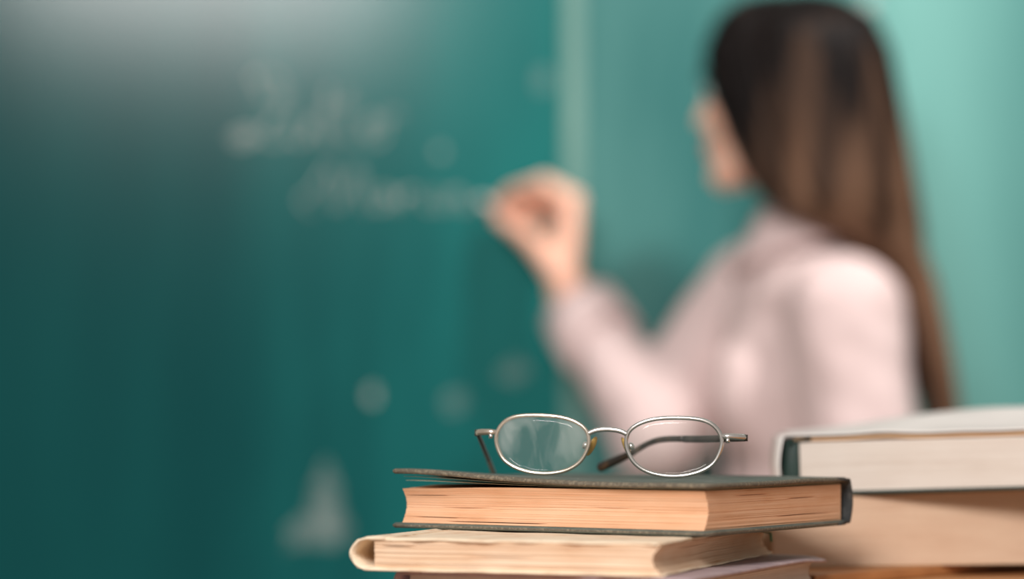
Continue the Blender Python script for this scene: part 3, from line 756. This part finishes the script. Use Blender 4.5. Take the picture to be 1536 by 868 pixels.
# shirt
s_ = G()
s_.cap(td(-0.008, -0.095, 0.128), td(-0.005, 0.115, 0.140), 0.070, 0.070)
s_.ell(td(0, 0, 0.055), (0.112, 0.163, 0.175), MT, 28, 18)
s_.ell(td(0, 0, -0.14), (0.108, 0.135, 0.18), MT, 28, 18)
s_.ell(td(0, 0, -0.29), (0.115, 0.165, 0.10), MT, 28, 18)
for s in (-1, 1): s_.ell(td(0.066, s * 0.068, 0.03), (0.056, 0.070, 0.075), MT)
s_.cap(td(0.0, 0.0, 0.20), td(0.005, 0, 0.15), 0.062, 0.085)
s_.cap(td(-0.03, -0.13, 0.118), S_L, 0.070, 0.066); s_.cap(S_L, E_L, 0.066, 0.058); s_.cap(E_L, E_L.lerp(W_L, 0.86), 0.058, 0.045)
s_.cap(td(0, 0.14, 0.150), S_R, 0.068, 0.064); s_.cap(S_R, E_R, 0.064, 0.060); s_.cap(E_R, E_R.lerp(W_R, 0.70), 0.060, 0.044)
V, Fc = remesh(s_, 0.0075, 5, 0.5)
V2 = []
for v in V:
    q = noise.noise(Vector((v.x * 16, v.y * 16, v.z * 9))) * 0.009 + noise.noise(Vector((v.x * 34 + v.z * 22, v.y * 30, v.z * 26 - v.x * 12))) * 0.0045
    c = Vector((tc_.x, tc_.y, v.z)); d = (v - c).normalized()
    V2.append(v + d * q)
shirt = mesh('shirt', V2, Fc, M['shirt'], person, True, True)
# cuffs: turned bands around both wrists
def cuff(E, Wr, t0, t1, r0, r1):
    P = [E.lerp(Wr, t) for t in (t0, t0, (t0 + t1) / 2, t1, t1, (t0 + t1) / 2, t0)]
    rr = [r0 - 0.006, r0, (r0 + r1) / 2 + 0.001, r1, r1 - 0.004, (r0 + r1) / 2 - 0.005, r0 - 0.006]
    G().tube(P, rr, 28).build('cuff', M['shirt'], shirt, True, True, bevel=0)
cuff(E_R, W_R, 0.60, 0.86, 0.052, 0.050); cuff(E_L, W_L, 0.74, 0.96, 0.050, 0.047)
# collar: stand and two flaps, open towards the chest
def ring(f0, a0, a1, r_f, r_r, z, n=22): return [td(f0 + r_f * math.cos(a0 + (a1 - a0) * i / n), r_r * math.sin(a0 + (a1 - a0) * i / n), z(a0 + (a1 - a0) * i / n)) for i in range(n + 1)]
a0, a1 = R(28), R(332)
rows = [ring(0.002, a0, a1, 0.062, 0.062, lambda a: 0.205), ring(0.002, a0, a1, 0.063, 0.064, lambda a: 0.268 - 0.026 * (1 + math.cos(a)) / 2),
        ring(0.002, a0, a1, 0.070, 0.071, lambda a: 0.270 - 0.026 * (1 + math.cos(a)) / 2),
        ring(0.004, a0, a1, 0.110, 0.108, lambda a: 0.216 - 0.048 * ((1 + math.cos(a)) / 2) ** 2),
        ring(0.004, a0, a1, 0.105, 0.103, lambda a: 0.210 - 0.048 * ((1 + math.cos(a)) / 2) ** 2)]
V = [p for r_ in rows for p in r_]; n = len(rows[0]); Fc = []
for k in range(5):
    l = (k + 1) % 5
    for i in range(n - 1): Fc.append((k * n + i, k * n + i + 1, l * n + i + 1, l * n + i))
Fc += [tuple(k * n for k in range(5)), tuple(k * n + n - 1 for k in range(5))]
mesh('collar', V, Fc, M['shirt'], shirt, True, True)
# placket and buttons down the chest
pl = [td(0.086, 0, 0.165), td(0.106, 0, 0.10), td(0.110, 0, 0.03), td(0.103, 0, -0.05), td(0.101, 0, -0.15), td(0.107, 0, -0.28)]
PP = catmull(pl, 5)
V = []; Fc = []
for p in PP:
    for dr, df in ((-0.016, 0), (0.016, 0), (0.016, 0.006), (-0.016, 0.006)): V.append(p + trr * dr + tf * df)
for i in range(len(PP) - 1):
    for k in range(4): Fc.append((i * 4 + k, i * 4 + (k + 1) % 4, i * 4 + 4 + (k + 1) % 4, i * 4 + 4 + k))
Fc += [(3, 2, 1, 0), tuple(len(V) - 4 + k for k in range(4))]
mesh('placket', V, Fc, M['shirt'], shirt, True, True)
for k in (3, 8, 13, 18, 23):
    G().ell(PP[k] + tf * 0.0065, (0.0022, 0.0055, 0.0055), MT, 12, 8).build('button', M['button'], shirt, True, True)
# trousers and shoes
t_ = G(); t_.ell(td(0, 0, -0.33), (0.108, 0.158, 0.12), MT, 24, 14)
for s in (-1, 1):
    hip = td(0, s * 0.082, -0.38); kn = td(0.02, s * 0.085, -0.70); an = td(-0.01, s * 0.09, -1.04)
    t_.cap(hip, kn, 0.088, 0.066); t_.cap(kn, an, 0.066, 0.054)
V, Fc = remesh(t_, 0.009, 4, 0.5); mesh('trousers', V, Fc, M['trousers'], person, True, True)
for s in (-1, 1):
    an = td(-0.01, s * 0.09, -1.10); g = G(); g.cap(an + tf * -0.02, an + tf * 0.15 + hu * -0.012, 0.042, 0.036)
    V, Fc = remesh(g, 0.006, 2, 0.5)
    for v in V: v.z = max(v.z, 0.002)
    mesh('shoe', V, Fc, M['shoe'], person, True, True)

# hair: long, straight, falling over the back
rowsH = [(0.490, 0.020, -0.040, 0.030), (0.480, 0.052, -0.072, 0.058), (0.462, 0.076, -0.098, 0.076), (0.425, 0.090, -0.116, 0.090), (0.386, 0.086, -0.124, 0.094),
         (0.332, 0.064, -0.134, 0.095), (0.286, 0.042, -0.142, 0.094), (0.247, 0.014, -0.149, 0.093), (0.216, -0.040, -0.155, 0.095),
         (0.193, -0.082, -0.160, 0.098), (0.162, -0.124, -0.170, 0.098), (0.10, -0.144, -0.184, 0.098), (0.054, -0.156, -0.192, 0.094), (0.008, -0.168, -0.199, 0.088), (-0.06, -0.176, -0.202, 0.070), (-0.11, -0.182, -0.202, 0.045)]
Hx, Hy = Hc.x, Hc.y
def hsec(row, a):
    """a in 0..2pi ; a=0 front. squarish front, round back"""
    z, f0, f1, hw = row
    cf = (f0 + f1) / 2; hfw = (f0 - f1) / 2
    ca, sa = math.cos(a), math.sin(a)
    e = 0.45 if ca > 0 else 0.9
    x = (abs(ca) ** e) * (1 if ca > 0 else -1); y = (abs(sa) ** (0.75)) * (1 if sa > 0 else -1)
    blend = sm(0.25, 0.16, z)
    f_dir = (hf.lerp(Vector((-1, 0.02, 0)), blend)).normalized(); r_dir = Vector((-f_dir.y, f_dir.x, 0)) * -1
    o_ = Vector((Hx, Hy, CAMZ + z)) + Vector((0.0, 0.03, 0)) * blend
    return o_ + f_dir * (cf + hfw * x) + r_dir * (hw * y)
def hrow(t):
    k = min(int(t), len(rowsH) - 2); u = t - k
    return tuple(rowsH[k][i] * (1 - u) + rowsH[k + 1][i] * u for i in range(4))
NA = 48; V = []; Fc = []; NR = 46
for j in range(NR + 1):
    row = hrow(j / NR * (len(rowsH) - 1))
    for i in range(NA): V.append(hsec(row, 2 * math.pi * i / NA))
for j in range(NR):
    for i in range(NA):
        k = (i + 1) % NA; Fc.append((j * NA + i, j * NA + k, (j + 1) * NA + k, (j + 1) * NA + i))
Fc.append(tuple(range(NA))); Fc.append(tuple(NR * NA + i for i in range(NA)))
hg = G().add(V, Fc)
rnd = random.Random(4)
for q in range(170):
    a = R(58) + (R(302) - R(58)) * (q + rnd.random()) / 170
    t1 = (len(rowsH) - 1) * rnd.uniform(0.82, 1.0); t0 = rnd.uniform(0.1, 0.6); P = []; rr = []
    ph = rnd.uniform(0, 6); amp = rnd.uniform(0.01, 0.05)
    for k in range(19):
        u = k / 18; t = t0 + (t1 - t0) * u
        p = hsec(hrow(t), a + amp * math.sin(ph + 3 * u)); P.append(p); rr.append((0.0042 - 0.0026 * u) * (0.5 + 0.5 * sm(0, 0.1, u)))
    hg.tube(P, rr, 5)
hg.build('hair', M['hair'], person, True, True)
hair = bpy.data.objects['hair']

# chalk stick held against the board
d_ = (wz(-0.039, BY - 0.001, 0.283) - wz(-0.012, 3.060, 0.262)).normalized()
p1 = wz(-0.039, BY - 0.0012, 0.2825); p0 = p1 - d_ * 0.05
ck = G().tube([p0, p0 + d_ * 0.001, p1 - d_ * 0.003, p1], [0.0038, 0.0045, 0.0045, 0.0030], 12).build('chalk_stick', M['chalk'])
tag(ck, 'short white chalk stick pinched between fingers against the chalkboard', 'chalk')
